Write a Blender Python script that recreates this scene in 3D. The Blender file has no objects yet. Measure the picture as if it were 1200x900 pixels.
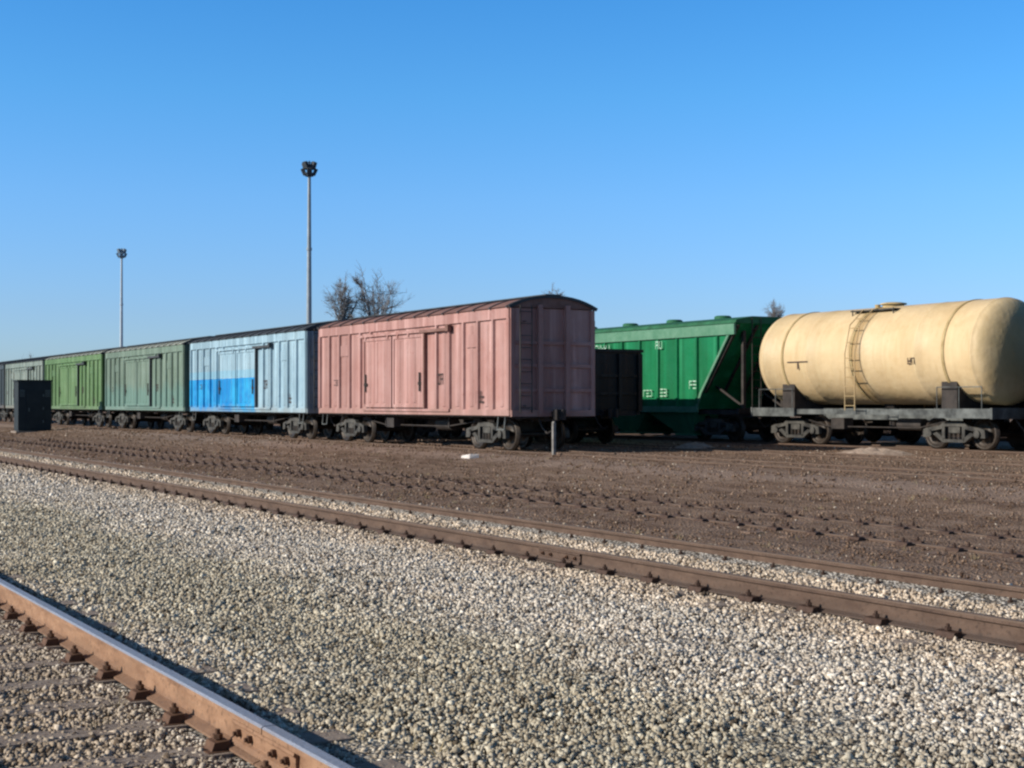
import bpy, math, random
import numpy as np
from mathutils import Vector, Matrix
random.seed(7); rng = np.random.default_rng(7)
R = math.radians
scene = bpy.context.scene
C = scene.collection

# ------------------------------------------------------------------ camera
FPX = 1700.0
TH = math.atan(985/1700)                       # the tracks run this far left of the view axis
EYE = 1.71
cam_d = bpy.data.cameras.new('camera'); cam = bpy.data.objects.new('camera', cam_d); C.objects.link(cam)
cam_d.sensor_width = 36; cam_d.lens = 36*FPX/1200
cam.location = (0, 0, EYE); cam.rotation_euler = (R(90)+22/FPX, 0, 0)
cam_d.clip_start = .05; cam_d.clip_end = 12000
scene.camera = cam

# ------------------------------------------------------------------ light
A_SUN = R(14); E_SUN = R(23.5)
U = Vector((-math.sin(TH), math.cos(TH), 0)); V = Vector((math.cos(TH), math.sin(TH), 0))
ldir = (V*math.cos(A_SUN) - U*math.sin(A_SUN))*math.cos(E_SUN) + Vector((0, 0, -math.sin(E_SUN)))
sd = bpy.data.lights.new('sun', 'SUN'); sun = bpy.data.objects.new('sun', sd); C.objects.link(sun)
sd.energy = 5.0; sd.angle = R(.55); sd.color = (1, .92, .80)
sun.rotation_euler = ldir.to_track_quat('-Z', 'Y').to_euler(); sun.location = (-20, -20, 40)
w = bpy.data.worlds.new('World'); scene.world = w; w.use_nodes = True
nt = w.node_tree; bg = nt.nodes['Background']
sky = nt.nodes.new('ShaderNodeTexSky'); sky.sky_type = 'NISHITA'; sky.sun_disc = False
sky.sun_elevation = E_SUN
to_sun = -ldir; sky.sun_rotation = math.atan2(to_sun.x, to_sun.y)
sky.air_density = 1.0; sky.dust_density = .5; sky.ozone_density = 2.0
mul = nt.nodes.new('ShaderNodeMix'); mul.data_type = 'RGBA'; mul.blend_type = 'MULTIPLY'; mul.inputs[0].default_value = 1
wtc = nt.nodes.new('ShaderNodeTexCoord'); wsx = nt.nodes.new('ShaderNodeSeparateXYZ'); wr = nt.nodes.new('ShaderNodeValToRGB')
nt.links.new(wtc.outputs['Generated'], wsx.inputs[0]); nt.links.new(wsx.outputs['Z'], wr.inputs[0]); nt.links.new(wr.outputs[0], mul.inputs[7])
SKY = [(0.0, (1.15, 1.6, 2.6)), (.06, (1.07, 1.52, 2.45)), (.138, (.97, 1.7, 2.62)), (.207, (.75, 1.77, 2.67)), (.271, (.585, 1.7, 2.7)), (.42, (.5, .8, 1.1)), (1.0, (.6, .6, .65))]
while len(wr.color_ramp.elements) < len(SKY): wr.color_ramp.elements.new(.5)
for e_, (p_, c_) in zip(wr.color_ramp.elements, SKY): e_.position = p_; e_.color = (*c_, 1)
nt.links.new(sky.outputs[0], mul.inputs[6]); nt.links.new(mul.outputs[2], bg.inputs[0])
bg.inputs[1].default_value = .06
scene.view_settings.view_transform = 'Standard'; scene.view_settings.look = 'None'
scene.view_settings.gamma = 1; scene.view_settings.use_curve_mapping = False
scene.view_settings.exposure = 0.3
scene.render.engine = 'CYCLES'
scene.render.resolution_x = 1024; scene.render.resolution_y = 768
scene.cycles.pixel_filter_type = 'BLACKMAN_HARRIS'; scene.cycles.filter_width = 2.4

# ------------------------------------------------------------------ helpers
def P(t, D, z=0):                              # along the tracks, across them
    v = U*t + V*D; return (v.x, v.y, z)
ROT = R(90)+TH                                 # local +x runs away along the tracks, local +y faces the near side

class MB:
    def __init__(s): s.v = []; s.f = []; s.sm = []
    def add(s, vs, fs, smooth=False):
        n = len(s.v); s.v += [tuple(p) for p in vs]
        s.f += [tuple(i+n for i in f) for f in fs]; s.sm += [smooth]*len(fs)
    def box(s, x0, x1, y0, y1, z0, z1):
        vs = [(x0,y0,z0),(x1,y0,z0),(x1,y1,z0),(x0,y1,z0),(x0,y0,z1),(x1,y0,z1),(x1,y1,z1),(x0,y1,z1)]
        s.add(vs, [(0,3,2,1),(4,5,6,7),(0,1,5,4),(1,2,6,5),(2,3,7,6),(3,0,4,7)])
    def prism(s, prof, a0, a1, ax='x', smooth=False):   # closed profile extruded along an axis
        n = len(prof)
        def mk(a, p):
            return {'x': (a, p[0], p[1]), 'y': (p[0], a, p[1]), 'z': (p[0], p[1], a)}[ax]
        vs = [mk(a0, p) for p in prof]+[mk(a1, p) for p in prof]
        fs = [(i, (i+1) % n, n+(i+1) % n, n+i) for i in range(n)]
        s.add(vs, fs, smooth)
        s.add(vs, [tuple(range(n))[::-1], tuple(range(n, 2*n))])
    def tube(s, p0, p1, r0, r1=None, n=10, caps=True, smooth=True):
        if r1 is None: r1 = r0
        p0 = Vector(p0); p1 = Vector(p1); d = (p1-p0)
        q = d.to_track_quat('Z', 'Y'); vs = []
        for p, r in ((p0, r0), (p1, r1)):
            for i in range(n):
                a = 2*math.pi*i/n; vs.append(p+q @ Vector((r*math.cos(a), r*math.sin(a), 0)))
        fs = [(i, (i+1) % n, n+(i+1) % n, n+i) for i in range(n)]
        s.add(vs, fs, smooth)
        if caps: s.add(vs, [tuple(range(n))[::-1], tuple(range(n, 2*n))])
    def path(s, pts, r, n=8):
        for a, b in zip(pts, pts[1:]): s.tube(a, b, r, n=n)
    def lathe(s, prof, org, axis='x', n=32, smooth=True):   # prof (axial, radius)
        vs = []
        for a, r in prof:
            for i in range(n):
                t = 2*math.pi*i/n; c, k = r*math.cos(t), r*math.sin(t)
                p = {'x': (a, c, k), 'y': (c, a, k), 'z': (c, k, a)}[axis]
                vs.append((p[0]+org[0], p[1]+org[1], p[2]+org[2]))
        fs = []
        for j in range(len(prof)-1):
            for i in range(n):
                fs.append((j*n+i, j*n+(i+1) % n, (j+1)*n+(i+1) % n, (j+1)*n+i))
        s.add(vs, fs, smooth)
    def build(s, name, mat, parent=None, bevel=0):
        me = bpy.data.meshes.new(name); me.from_pydata(s.v, [], s.f); me.update()
        me.polygons.foreach_set('use_smooth', s.sm)
        import bmesh
        bm = bmesh.new(); bm.from_mesh(me); bmesh.ops.recalc_face_normals(bm, faces=bm.faces); bm.to_mesh(me); bm.free()
        o = bpy.data.objects.new(name, me); C.objects.link(o); me.materials.append(mat)
        if parent: o.parent = parent
        if bevel:
            b = o.modifiers.new('bevel', 'BEVEL'); b.width = bevel; b.segments = 1; b.limit_method = 'ANGLE'
        return o
def tag(o, label=None, cat=None, group=None, kind=None):
    if label: o['label'] = label
    if cat: o['category'] = cat
    if group: o['group'] = group
    if kind: o['kind'] = kind
    return o
def thing(name, label, cat, t=0, D=0, z=0, group=None):
    o = bpy.data.objects.new(name, None); C.objects.link(o); o.empty_display_size = .3
    o.location = P(t, D, z); o.rotation_euler = (0, 0, ROT)
    return tag(o, label, cat, group)
def copy_tree(o, parent=None):
    c = o.copy(); C.objects.link(c)
    if parent: c.parent = parent
    for ch in list(o.children): copy_tree(ch, c)
    return c

# ------------------------------------------------------------------ materials
class N:
    def __init__(s, name, rough=.7, metal=0.0, spec=.3):
        s.m = bpy.data.materials.new(name); s.m.use_nodes = True; s.t = s.m.node_tree
        s.b = s.t.nodes['Principled BSDF']; s.b.inputs['Roughness'].default_value = rough
        s.b.inputs['Metallic'].default_value = metal; s.b.inputs['Specular IOR Level'].default_value = spec
        s.tc = s.t.nodes.new('ShaderNodeTexCoord')
    def n(s, ty, **k):
        x = s.t.nodes.new('ShaderNode'+ty)
        for a, b in k.items(): setattr(x, a, b)
        return x
    def l(s, a, b): s.t.links.new(a, b)
    def mapping(s, scale=(1,1,1), src=None):
        m = s.n('Mapping'); m.inputs['Scale'].default_value = scale
        s.l(src or s.tc.outputs['Object'], m.inputs[0]); return m.outputs[0]
    def noise(s, scale, detail=4, vec=None, rough=.6, out=0):
        x = s.n('TexNoise'); x.inputs['Scale'].default_value = scale; x.inputs['Detail'].default_value = detail
        x.inputs['Roughness'].default_value = rough
        s.l(vec or s.tc.outputs['Object'], x.inputs['Vector']); return x.outputs[out]
    def ramp(s, fac, stops):
        x = s.n('ValToRGB'); cr = x.color_ramp
        while len(cr.elements) < len(stops): cr.elements.new(.5)
        for e, (p, c) in zip(cr.elements, stops):
            e.position = p; e.color = (*c, 1) if hasattr(c, '__len__') else (c, c, c, 1)
        s.l(fac, x.inputs[0]); return x.outputs[0]
    def mix(s, fac, a, b, mode='MIX'):
        x = s.n('Mix'); x.data_type = 'RGBA'; x.blend_type = mode
        for v, i in ((fac, 0), (a, 6), (b, 7)):
            if isinstance(v, bpy.types.NodeSocket): s.l(v, x.inputs[i])
            elif i == 0: x.inputs[0].default_value = v
            else: x.inputs[i].default_value = (*v, 1)
        return x.outputs[2]
    def math(s, op, a, b=0.0, c=None):
        x = s.n('Math'); x.operation = op
        for i, v in enumerate((a, b) if c is None else (a, b, c)):
            if isinstance(v, bpy.types.NodeSocket): s.l(v, x.inputs[i])
            else: x.inputs[i].default_value = v
        return x.outputs[0]
    def xyz(s):
        x = s.n('SeparateXYZ'); s.l(s.tc.outputs['Object'], x.inputs[0]); return x.outputs
    def step(s, v, a, b):                       # smooth 0..1 from a to b
        x = s.n('MapRange'); x.interpolation_type = 'SMOOTHSTEP'
        s.l(v, x.inputs[0]); x.inputs[1].default_value = a; x.inputs[2].default_value = b; return x.outputs[0]
    def bump(s, h, dist, strength=1.0):
        x = s.n('Bump'); x.inputs['Distance'].default_value = dist; x.inputs['Strength'].default_value = strength
        s.l(h, x.inputs['Height']); s.l(x.outputs[0], s.b.inputs['Normal'])
    def col(s, c):
        if isinstance(c, bpy.types.NodeSocket): s.l(c, s.b.inputs['Base Color'])
        else: s.b.inputs['Base Color'].default_value = (*c, 1)
        return s.m

def paint(name, base, faded, rust=(.13, .06, .035), dirt=(.16, .12, .09), rust_amt=.5, patches=None, bottom=(.95, 1.35), rough=.6, panels=.45):
    """weathered paint on steel: fading, vertical run marks, rust spots, road dirt low down"""
    m = N(name, rough, spec=.2)
    c = m.mix(m.ramp(m.noise(.7, 5), [(.3, 0.0), (.72, 1.0)]), base, faded)
    pan = m.noise(1.0, 2, m.mapping((2.1, 1.15, .06)))
    c = m.mix(m.math('MULTIPLY', m.ramp(pan, [(.42, 0.0), (.56, 1.0)]), panels), c, tuple(x*.55 for x in base))
    c = m.mix(m.math('MULTIPLY', m.ramp(m.noise(1.0, 3, m.mapping((3.3, 2, .12))), [(.56, 0.0), (.66, 1.0)]), panels*.8), c, tuple(min(.8, x*1.5+.03) for x in faded))
    if patches: c = patches(m, c)
    run = m.noise(1.0, 5, m.mapping((5.5, 5.5, .25)))
    c = m.mix(m.math('MULTIPLY', m.ramp(run, [(.52, 0.0), (.72, 1.0)]), rust_amt*.75), c, rust)
    sp = m.noise(3.2, 8, rough=.75)
    c = m.mix(m.math('MULTIPLY', m.ramp(sp, [(.6, 0.0), (.68, 1.0)]), rust_amt), c, rust)
    z = m.xyz()[2]
    zz = m.math('ADD', z, m.math('MULTIPLY', m.math('SUBTRACT', m.noise(2.2, 5), .5), .9))
    c = m.mix(m.math('MULTIPLY', m.math('SUBTRACT', 1.0, m.step(zz, *bottom)), .55), c, dirt)
    m.bump(m.noise(1.6, 3), .05, .7)
    return m.col(c)
def simple(name, a, b, scale=6, rough=.75, metal=0.0, bump=.0, spec=.3):
    m = N(name, rough, metal, spec)
    c = m.mix(m.ramp(m.noise(scale, 6), [(.35, 0.0), (.68, 1.0)]), a, b)
    if bump: m.bump(m.noise(scale*3, 6), bump)
    return m.col(c)

def blue_patch(m, c):
    x, y, z = m.xyz()
    nz = m.noise(1.5, 4)
    wob = m.math('MULTIPLY', m.math('SUBTRACT', nz, .5), .05)
    low = m.math('LESS_THAN', m.math('ADD', z, wob), 2.42)
    left = m.math('GREATER_THAN', m.math('ADD', x, wob), -1.62)
    near = m.math('GREATER_THAN', y, 1.2)
    f = m.math('MULTIPLY', m.math('MULTIPLY', low, left), near)
    strong = m.ramp(m.noise(.9, 3), [(.42, (.003, .18, .45)), (.62, (.018, .29, .54))])
    c = m.mix(f, c, strong)
    light = m.math('MULTIPLY', m.math('MULTIPLY', m.math('GREATER_THAN', z, 2.45), m.math('LESS_THAN', z, 2.75)), left)
    return m.mix(m.math('MULTIPLY', m.math('MULTIPLY', light, near), .45), c, (.12, .34, .48))
def teal_patch(m, c):
    x, y, z = m.xyz()
    f = m.math('MULTIPLY', m.math('SUBTRACT', 1.0, m.step(m.math('ADD', z, m.math('MULTIPLY', m.noise(1.2, 4), 1.2)), 2.4, 3.1)), .6)
    return m.mix(f, c, (.10, .20, .175))

M = {}
M['pink'] = paint('pink_red_paint', (.335, .165, .14), (.43, .265, .24), rust=(.22, .075, .06), dirt=(.27, .17, .14), rust_amt=.42)
M['blue'] = paint('pale_blue_paint', (.20, .31, .38), (.32, .45, .52), rust=(.14, .16, .16), dirt=(.25, .26, .25), rust_amt=.35, patches=blue_patch)
M['olive'] = paint('grey_green_paint', (.105, .155, .115), (.175, .23, .185), rust=(.13, .15, .10), dirt=(.17, .22, .19), rust_amt=.4, patches=teal_patch)
M['lime'] = paint('yellow_green_paint', (.07, .145, .05), (.14, .22, .11), rust=(.10, .14, .05), dirt=(.14, .18, .12), rust_amt=.4)
M['pale'] = paint('pale_grey_green_paint', (.13, .17, .15), (.23, .27, .24), rust_amt=.5)
M['slate'] = paint('dark_slate_paint', (.03, .045, .055), (.05, .065, .075), rust_amt=.3)
M['hopper'] = paint('hopper_green_paint', (.001, .125, .038), (.004, .17, .068), rust=(.01, .07, .035), dirt=(.05, .15, .10), rust_amt=.3, bottom=(.9, 1.3))
M['hopper_trim'] = simple('hopper_faded_green', (.06, .17, .10), (.11, .23, .15), 3)
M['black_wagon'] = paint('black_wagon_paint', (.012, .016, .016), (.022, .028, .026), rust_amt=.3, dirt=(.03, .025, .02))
def tank_m(m, c):
    x, y, z = m.xyz()
    # oil run-down below the manhole, and a browner tone towards the near end
    d = m.math('ABSOLUTE', m.math('SUBTRACT', x, .15))
    wob = m.math('MULTIPLY', m.noise(3.0, 4, m.mapping((1.5, 1.5, .4))), .45)
    f = m.math('SUBTRACT', 1.0, m.step(m.math('ADD', d, wob), .35, .62))
    c = m.mix(m.math('MULTIPLY', f, .6), c, (.24, .15, .06))
    end = m.math('SUBTRACT', 1.0, m.step(m.math('ADD', x, m.math('MULTIPLY', m.noise(1.4, 5), 1.2)), -4.75, -3.9))
    c = m.mix(m.math('MULTIPLY', end, .55), c, (.30, .24, .12))
    return c
M['tank'] = paint('cream_tank_paint', (.52, .375, .205), (.62, .475, .285), rust=(.38, .25, .11), dirt=(.36, .28, .15), rust_amt=.4, patches=tank_m, bottom=(1.25, 1.9), rough=.5, panels=.1)
M['tank_strap'] = simple('strap_paint', (.30, .21, .09), (.46, .35, .18), 3)
M['roof'] = simple('roof_rust_brown', (.14, .07, .055), (.22, .12, .10), 2, bump=.01)
M['roof_dark'] = simple('roof_dark_steel', (.03, .035, .04), (.06, .065, .07), 2)
M['roof_olive'] = simple('roof_grey_green', (.24, .26, .22), (.38, .40, .34), 2)
M['roof_green'] = simple('roof_dark_green', (.01, .07, .03), (.02, .12, .055), 2)
M['under'] = simple('underframe_black', (.018, .015, .014), (.05, .04, .035), 3)
M['bogie'] = simple('bogie_dusty_steel', (.018, .017, .016), (.085, .08, .07), 3, bump=.01)
M['wheel'] = simple('wheel_steel', (.018, .015, .013), (.055, .04, .03), 5, rough=.5, metal=.3)
M['frame_grey'] = simple('frame_grey_paint', (.035, .038, .038), (.14, .15, .145), 2.2, bump=.01)
M['dark_mark'] = simple('black_stencil_paint', (.03, .02, .02), (.06, .035, .03), 20)
M['white_mark'] = simple('white_stencil_paint', (.16, .36, .22), (.42, .56, .46), 7)
M['mast'] = simple('galvanised_steel', (.20, .24, .27), (.30, .34, .37), 1, rough=.5)
M['lamp_dark'] = simple('lamp_housing', (.03, .04, .05), (.06, .07, .08), 5)
M['bark'] = simple('grey_bark', (.17, .16, .16), (.26, .245, .24), 3)
M['post'] = simple('worn_white_post', (.13, .12, .11), (.26, .24, .22), 6)
M['hut'] = simple('dark_hut_steel', (.012, .018, .022), (.02, .028, .032), 2)
M['hut_trim'] = simple('hut_trim', (.07, .09, .09), (.12, .14, .14), 2)
# rusty rail side with a worn head on the near rail only
def rail_mat(name, side_a, side_b, head, hr, hm):
    m = N(name, .8)
    g = m.n('NewGeometry'); s = m.n('SeparateXYZ'); 
    z = m.xyz()[2]
    top = m.math('GREATER_THAN', z, .168)
    c = m.mix(m.ramp(m.noise(9, 7, m.mapping((.35, 1, 1))), [(.35, 0.0), (.65, 1.0)]), side_a, side_b)
    c = m.mix(m.math('MULTIPLY', m.ramp(m.noise(30, 5), [(.55, 0.0), (.66, 1.0)]), .55), c, tuple(x*.35 for x in side_a))
    c = m.mix(top, c, m.mix(m.noise(12, 5, m.mapping((.1, 3, 1))), head, tuple(x*1.25 for x in head)))
    m.l(m.math('SUBTRACT', .85, m.math('MULTIPLY', top, .85-hr)), m.b.inputs['Roughness'])
    m.l(m.math('MULTIPLY', top, hm), m.b.inputs['Metallic'])
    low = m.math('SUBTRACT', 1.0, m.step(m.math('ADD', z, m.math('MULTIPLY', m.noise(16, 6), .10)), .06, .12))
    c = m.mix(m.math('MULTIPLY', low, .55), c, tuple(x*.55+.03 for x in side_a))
    c = m.mix(m.math('MULTIPLY', m.ramp(m.noise(1.0, 6, m.mapping((1.3, 6, 10))), [(.5, 0.0), (.62, 1.0)]), m.math('SUBTRACT', .5, m.math('MULTIPLY', top, .35))), c, tuple(x*.6 for x in side_b))
    m.bump(m.noise(40, 5), .006)
    return m.col(c)
M['rail_near'] = rail_mat('rail_orange_rust', (.19, .10, .056), (.33, .19, .112), (.27, .28, .32), .45, .35)
M['rail_rust'] = rail_mat('rail_brown_rust', (.07, .042, .03), (.12, .077, .055), (.12, .082, .06), .7, .2)
M['fastener'] = simple('fastener_rust', (.035, .018, .012), (.07, .038, .025), 20)
M['fastener_near'] = simple('fastener_oily', (.07, .035, .02), (.13, .065, .035), 25)
M['sleeper'] = simple('sleeper_dusty', (.17, .13, .105), (.28, .23, .19), 9, rough=.9, bump=.01)

# ------------------------------------------------------------------ ground
DG = [-60, -6, 9.2, 9.66, 9.8, 11.6, 12.4, 14.6, 16.4, 18.6, 4000]
ZG = [-.03, -.03, -.02, .04, .11, .05, .045, .055, .12, .28, .28]
def GZ(D): return float(np.interp(D, DG, ZG))
def ground():
    m = N('ground_gravel_and_soil', .95, spec=.1)
    x, y, z = m.xyz()
    D = m.math('MULTIPLY', y, -1.0)
    big = m.noise(.35, 5); mid = m.noise(1.3, 6); fine = m.noise(14, 6, rough=.7)
    vor = m.n('TexVoronoi'); vor.inputs['Scale'].default_value = 28; m.l(m.tc.outputs['Object'], vor.inputs['Vector'])
    sx = m.n('SeparateColor'); m.l(vor.outputs['Color'], sx.inputs[0])
    stone = m.ramp(sx.outputs[0], [(.0, (.16, .135, .11)), (.25, (.34, .305, .265)), (.7, (.54, .49, .435)), (1., (.70, .655, .59))])
    edge = m.ramp(vor.outputs['Distance'], [(.35, 1.0), (.75, .35)])
    stone = m.mix(1.0, stone, edge, 'MULTIPLY')
    # greenish dusty strip between the tracks
    Dw = m.math('ADD', D, m.math('MULTIPLY', m.math('SUBTRACT', big, .5), 2.4))
    g = m.math('MULTIPLY', m.step(Dw, 2.2, 3.6), m.math('SUBTRACT', 1.0, m.step(Dw, 4.6, 6.2)))
    stone = m.mix(m.math('MULTIPLY', g, .65), stone, m.mix(1.0, stone, (.70, .70, .60), 'MULTIPLY'))
    inner = m.math('SUBTRACT', 1.0, m.step(D, 2.0, 2.6))
    stone = m.mix(m.math('MULTIPLY', inner, .8), stone, m.mix(1.0, stone, (.64, .57, .50), 'MULTIPLY'))
    soil = m.ramp(mid, [(.28, (.125, .075, .05)), (.5, (.20, .13, .09)), (.72, (.30, .21, .155))])
    soil = m.mix(m.math('MULTIPLY', m.ramp(fine, [(.45, 0.0), (.7, 1.0)]), .5), soil, (.34, .26, .20))
    soil = m.mix(m.math('MULTIPLY', m.ramp(m.noise(5, 6, m.mapping((.22, 1, 1))), [(.52, 0.0), (.66, 1.0)]), .55), soil, (.095, .055, .037))
    for sc_, th, col_, am in (((.07, 1.6, 1), .5, (.30, .215, .16), .55), ((.10, 2.6, 1), .53, (.085, .05, .035), .6)):
        soil = m.mix(m.math('MULTIPLY', m.ramp(m.noise(1.0, 6, m.mapping(sc_)), [(th, 0.0), (th+.12, 1.0)]), am), soil, col_)
    # trodden paler strips running along the tracks
    band = m.math('MULTIPLY', m.step(Dw, 17.3, 18.4), m.math('SUBTRACT', 1.0, m.step(Dw, 19.2, 20.4)))
    soil = m.mix(m.math('MULTIPLY', band, .5), soil, (.36, .27, .22))
    Df = m.math('ADD', D, m.math('MULTIPLY', m.math('SUBTRACT', mid, .5), 1.0))
    c = m.mix(m.step(Df, 9.75, 10.25), stone, soil)
    far = m.step(m.math('ABSOLUTE', D), 70, 220)
    c = m.mix(far, c, m.mix(m.noise(.03, 4), (.19, .15, .09), (.14, .13, .07)))
    hgt = m.math('ADD', m.math('MULTIPLY', vor.outputs['Distance'], -1.2), m.math('MULTIPLY', fine, .8))
    m.bump(hgt, .035)
    mat = m.col(c)
    ts = list(np.arange(-12, 60, .5))+list(np.arange(60, 140, 2.))+[160, 200, 300, 500, 900, 2000, 5000]
    ts = [-3000, -600, -150, -50, -25]+ts
    ds = [-4000, -900, -200, -60, -25, -12]+list(np.arange(-6, 24, .35))+[26, 30, 40, 60, 100, 200, 400, 900, 2000, 5000]
    rr = np.random.default_rng(3); vs = []
    for t in ts:
        for D_ in ds:
            amp = (.012 if D_ < 10 else .03) if -20 < t < 140 and -6 < D_ < 22 else 0
            if min(abs(D_-k) for k in (1.0, 2.46, 8.2, 9.72, 12.6, 14.12)) < .4: amp = .006
            vs.append((t, -D_, GZ(D_)+amp*float(rr.uniform(-1, 1))))
    nd = len(ds); fs = []
    for i in range(len(ts)-1):
        for j in range(nd-1):
            fs.append((i*nd+j, i*nd+j+1, (i+1)*nd+j+1, (i+1)*nd+j))
    b = MB(); b.add(vs, fs, True); o = b.build('ground', mat); o.rotation_euler = (0, 0, ROT)
    return tag(o, 'flat gravel and brown soil of the railway yard', kind='structure')
ground()

# ------------------------------------------------------------------ loose stones
def stones(name, label, cat, pts, size, mat, flat=.7):
    """pts (n,3) in track frame t, -D, z ; one mesh of jittered angular chips with a tone attribute"""
    ico = np.array([(x, y, z) for x in (-1, 1) for y in (-1, 1) for z in (-1, 1)])*.68
    F = np.array([(0,1,3),(0,3,2),(4,6,7),(4,7,5),(0,4,5),(0,5,1),(2,3,7),(2,7,6),(0,2,6),(0,6,4),(1,5,7),(1,7,3)])
    n = len(pts)
    v = ico[None]*rng.uniform(.45, 1.35, (n, 8, 3))+rng.uniform(-.12, .12, (n, 8, 3))
    v = v*np.stack([rng.uniform(.8, 1.35, n), rng.uniform(.7, 1.1, n), rng.uniform(.5, .9, n)*flat/.7], 1)[:, None]
    q = rng.normal(size=(n, 4)); q[:, 1:3] *= .6; q /= np.linalg.norm(q, axis=1)[:, None]
    w_, x_, y_, z_ = q.T
    Rm = np.stack([1-2*(y_*y_+z_*z_), 2*(x_*y_-z_*w_), 2*(x_*z_+y_*w_), 2*(x_*y_+z_*w_), 1-2*(x_*x_+z_*z_), 2*(y_*z_-x_*w_), 2*(x_*z_-y_*w_), 2*(y_*z_+x_*w_), 1-2*(x_*x_+y_*y_)], 1).reshape(n, 3, 3)
    v = np.einsum('nij,nkj->nki', Rm, v)*size[:, None, None]+pts[:, None]
    faces = (F[None]+8*np.arange(n)[:, None, None]).reshape(-1)
    me = bpy.data.meshes.new(name); me.vertices.add(n*8); me.vertices.foreach_set('co', v.reshape(-1).astype(np.float32))
    nf = n*12; me.loops.add(nf*3); me.loops.foreach_set('vertex_index', faces.astype(np.int32))
    me.polygons.add(nf); me.polygons.foreach_set('loop_start', np.arange(0, nf*3, 3, dtype=np.int32))
    me.update(calc_edges=True)
    a = me.attributes.new('tone', 'FLOAT', 'POINT'); a.data.foreach_set('value', np.repeat(rng.uniform(0, 1, n), 8).astype(np.float32))
    o = bpy.data.objects.new(name, me); C.objects.link(o); me.materials.append(mat); o.rotation_euler = (0, 0, ROT)
    return tag(o, label, cat, kind='stuff')
def stone_mat(name, stops, green=True):
    m = N(name, .92, spec=.15)
    at = m.n('Attribute'); at.attribute_name = 'tone'
    c = m.ramp(at.outputs['Fac'], stops)
    if green:
        x, y, z = m.xyz(); D = m.math('MULTIPLY', y, -1.0)
        Dw = m.math('ADD', D, m.math('MULTIPLY', m.math('SUBTRACT', m.noise(.35, 5), .5), 2.4))
        g = m.math('MULTIPLY', m.step(Dw, 2.2, 3.6), m.math('SUBTRACT', 1.0, m.step(Dw, 4.6, 6.2)))
        c = m.mix(m.math('MULTIPLY', g, .7), c, m.mix(1.0, c, (.70, .70, .60), 'MULTIPLY'))
        c = m.mix(m.math('MULTIPLY', m.step(D, 6.9, 7.7), .5), c, m.mix(1.0, c, (1.0, .86, .72), 'MULTIPLY'))
        inn = m.math('SUBTRACT', 1.0, m.step(D, 2.0, 2.6))
        c = m.mix(m.math('MULTIPLY', inn, .8), c, m.mix(1.0, c, (.64, .57, .50), 'MULTIPLY'))
    c = m.mix(.8, c, m.mix(1.0, c, m.ramp(m.noise(.8, 5), [(.3, (.74, .73, .70)), (.7, (1.12, 1.08, 1.02))]), 'MULTIPLY'))
    c = m.mix(.25, c, m.mix(1.0, c, m.ramp(m.noise(40, 5), [(.3, .5), (.7, 1.3)]), 'MULTIPLY'))
    m.bump(m.noise(70, 4), .006)
    return m.col(c)
RAILS = [(.94, 0), (2.46, 0), (8.2, 0), (9.72, 0), (12.6, 0), (14.12, 0)]
def scatter(D0, D1, zones, mat, name, label, cat, lift, avoid=.1):
    P_, S_ = [], []
    for r0, r1, dens, s0, s1 in zones:
        n = int(dens*(r1*r1-r0*r0)*1.15/2)
        r = np.sqrt(rng.uniform(r0*r0, r1*r1, n)); a = rng.uniform(-.55, .6, n)
        X, Y = r*np.sin(a), r*np.cos(a)
        t = X*U.x+Y*U.y; D = X*V.x+Y*V.y
        k = (D > D0) & (D < D1)
        for rD, _ in RAILS: k &= np.abs(D-rD) > (.055 if rD > 5 else avoid)
        t, D = t[k], D[k]; s = rng.uniform(s0, s1, len(t))*(1+.5*(rng.uniform(0, 1, len(t))**6))
        s *= np.where(np.minimum.reduce([np.abs(D-rD) for rD, _ in RAILS]) < .17, .6, 1)
        und = .030*np.sin(t*1.7+1.3*np.sin(D*1.1))*np.sin(D*1.9+t*.45)+.014*np.sin(t*4.1+D*2.3)*np.sin(D*3.7-t)
        z = np.interp(D, DG, ZG)+lift*s+np.maximum(und, -.008)*(np.abs(D-5.3) < 2.5)+rng.uniform(-.006, .010, len(t))
        P_.append(np.stack([t, -D, z], 1)); S_.append(s)
    return stones(name, label, cat, np.concatenate(P_), np.concatenate(S_), mat)
bal = stone_mat('ballast_stone', [(0, (.07, .055, .045)), (.09, (.22, .18, .145)), (.2, (.42, .365, .305)), (.5, (.55, .49, .42)), (.88, (.70, .64, .565)), (1, (.87, .82, .75))])
scatter(-1.2, 10.1, [(5.5, 12, 1900, .008, .0215), (12, 19, 1150, .010, .024), (19, 32, 520, .014, .030), (32, 60, 130, .022, .040)], bal,
        'ballast_stones', 'pale grey crushed stone ballast between and around the near tracks', 'gravel', .25)
sc = stone_mat('soil_clod', [(0, (.085, .05, .034)), (.5, (.19, .125, .088)), (.93, (.27, .19, .14)), (1, (.50, .43, .36))], False)
scatter(9.75, 32, [(11, 25, 80, .006, .020), (25, 45, 38, .010, .028), (45, 90, 9, .018, .045)], sc,
        'soil_clods', 'brown soil clods and dark stones strewn before the wagons', 'soil', .1, .05)

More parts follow.
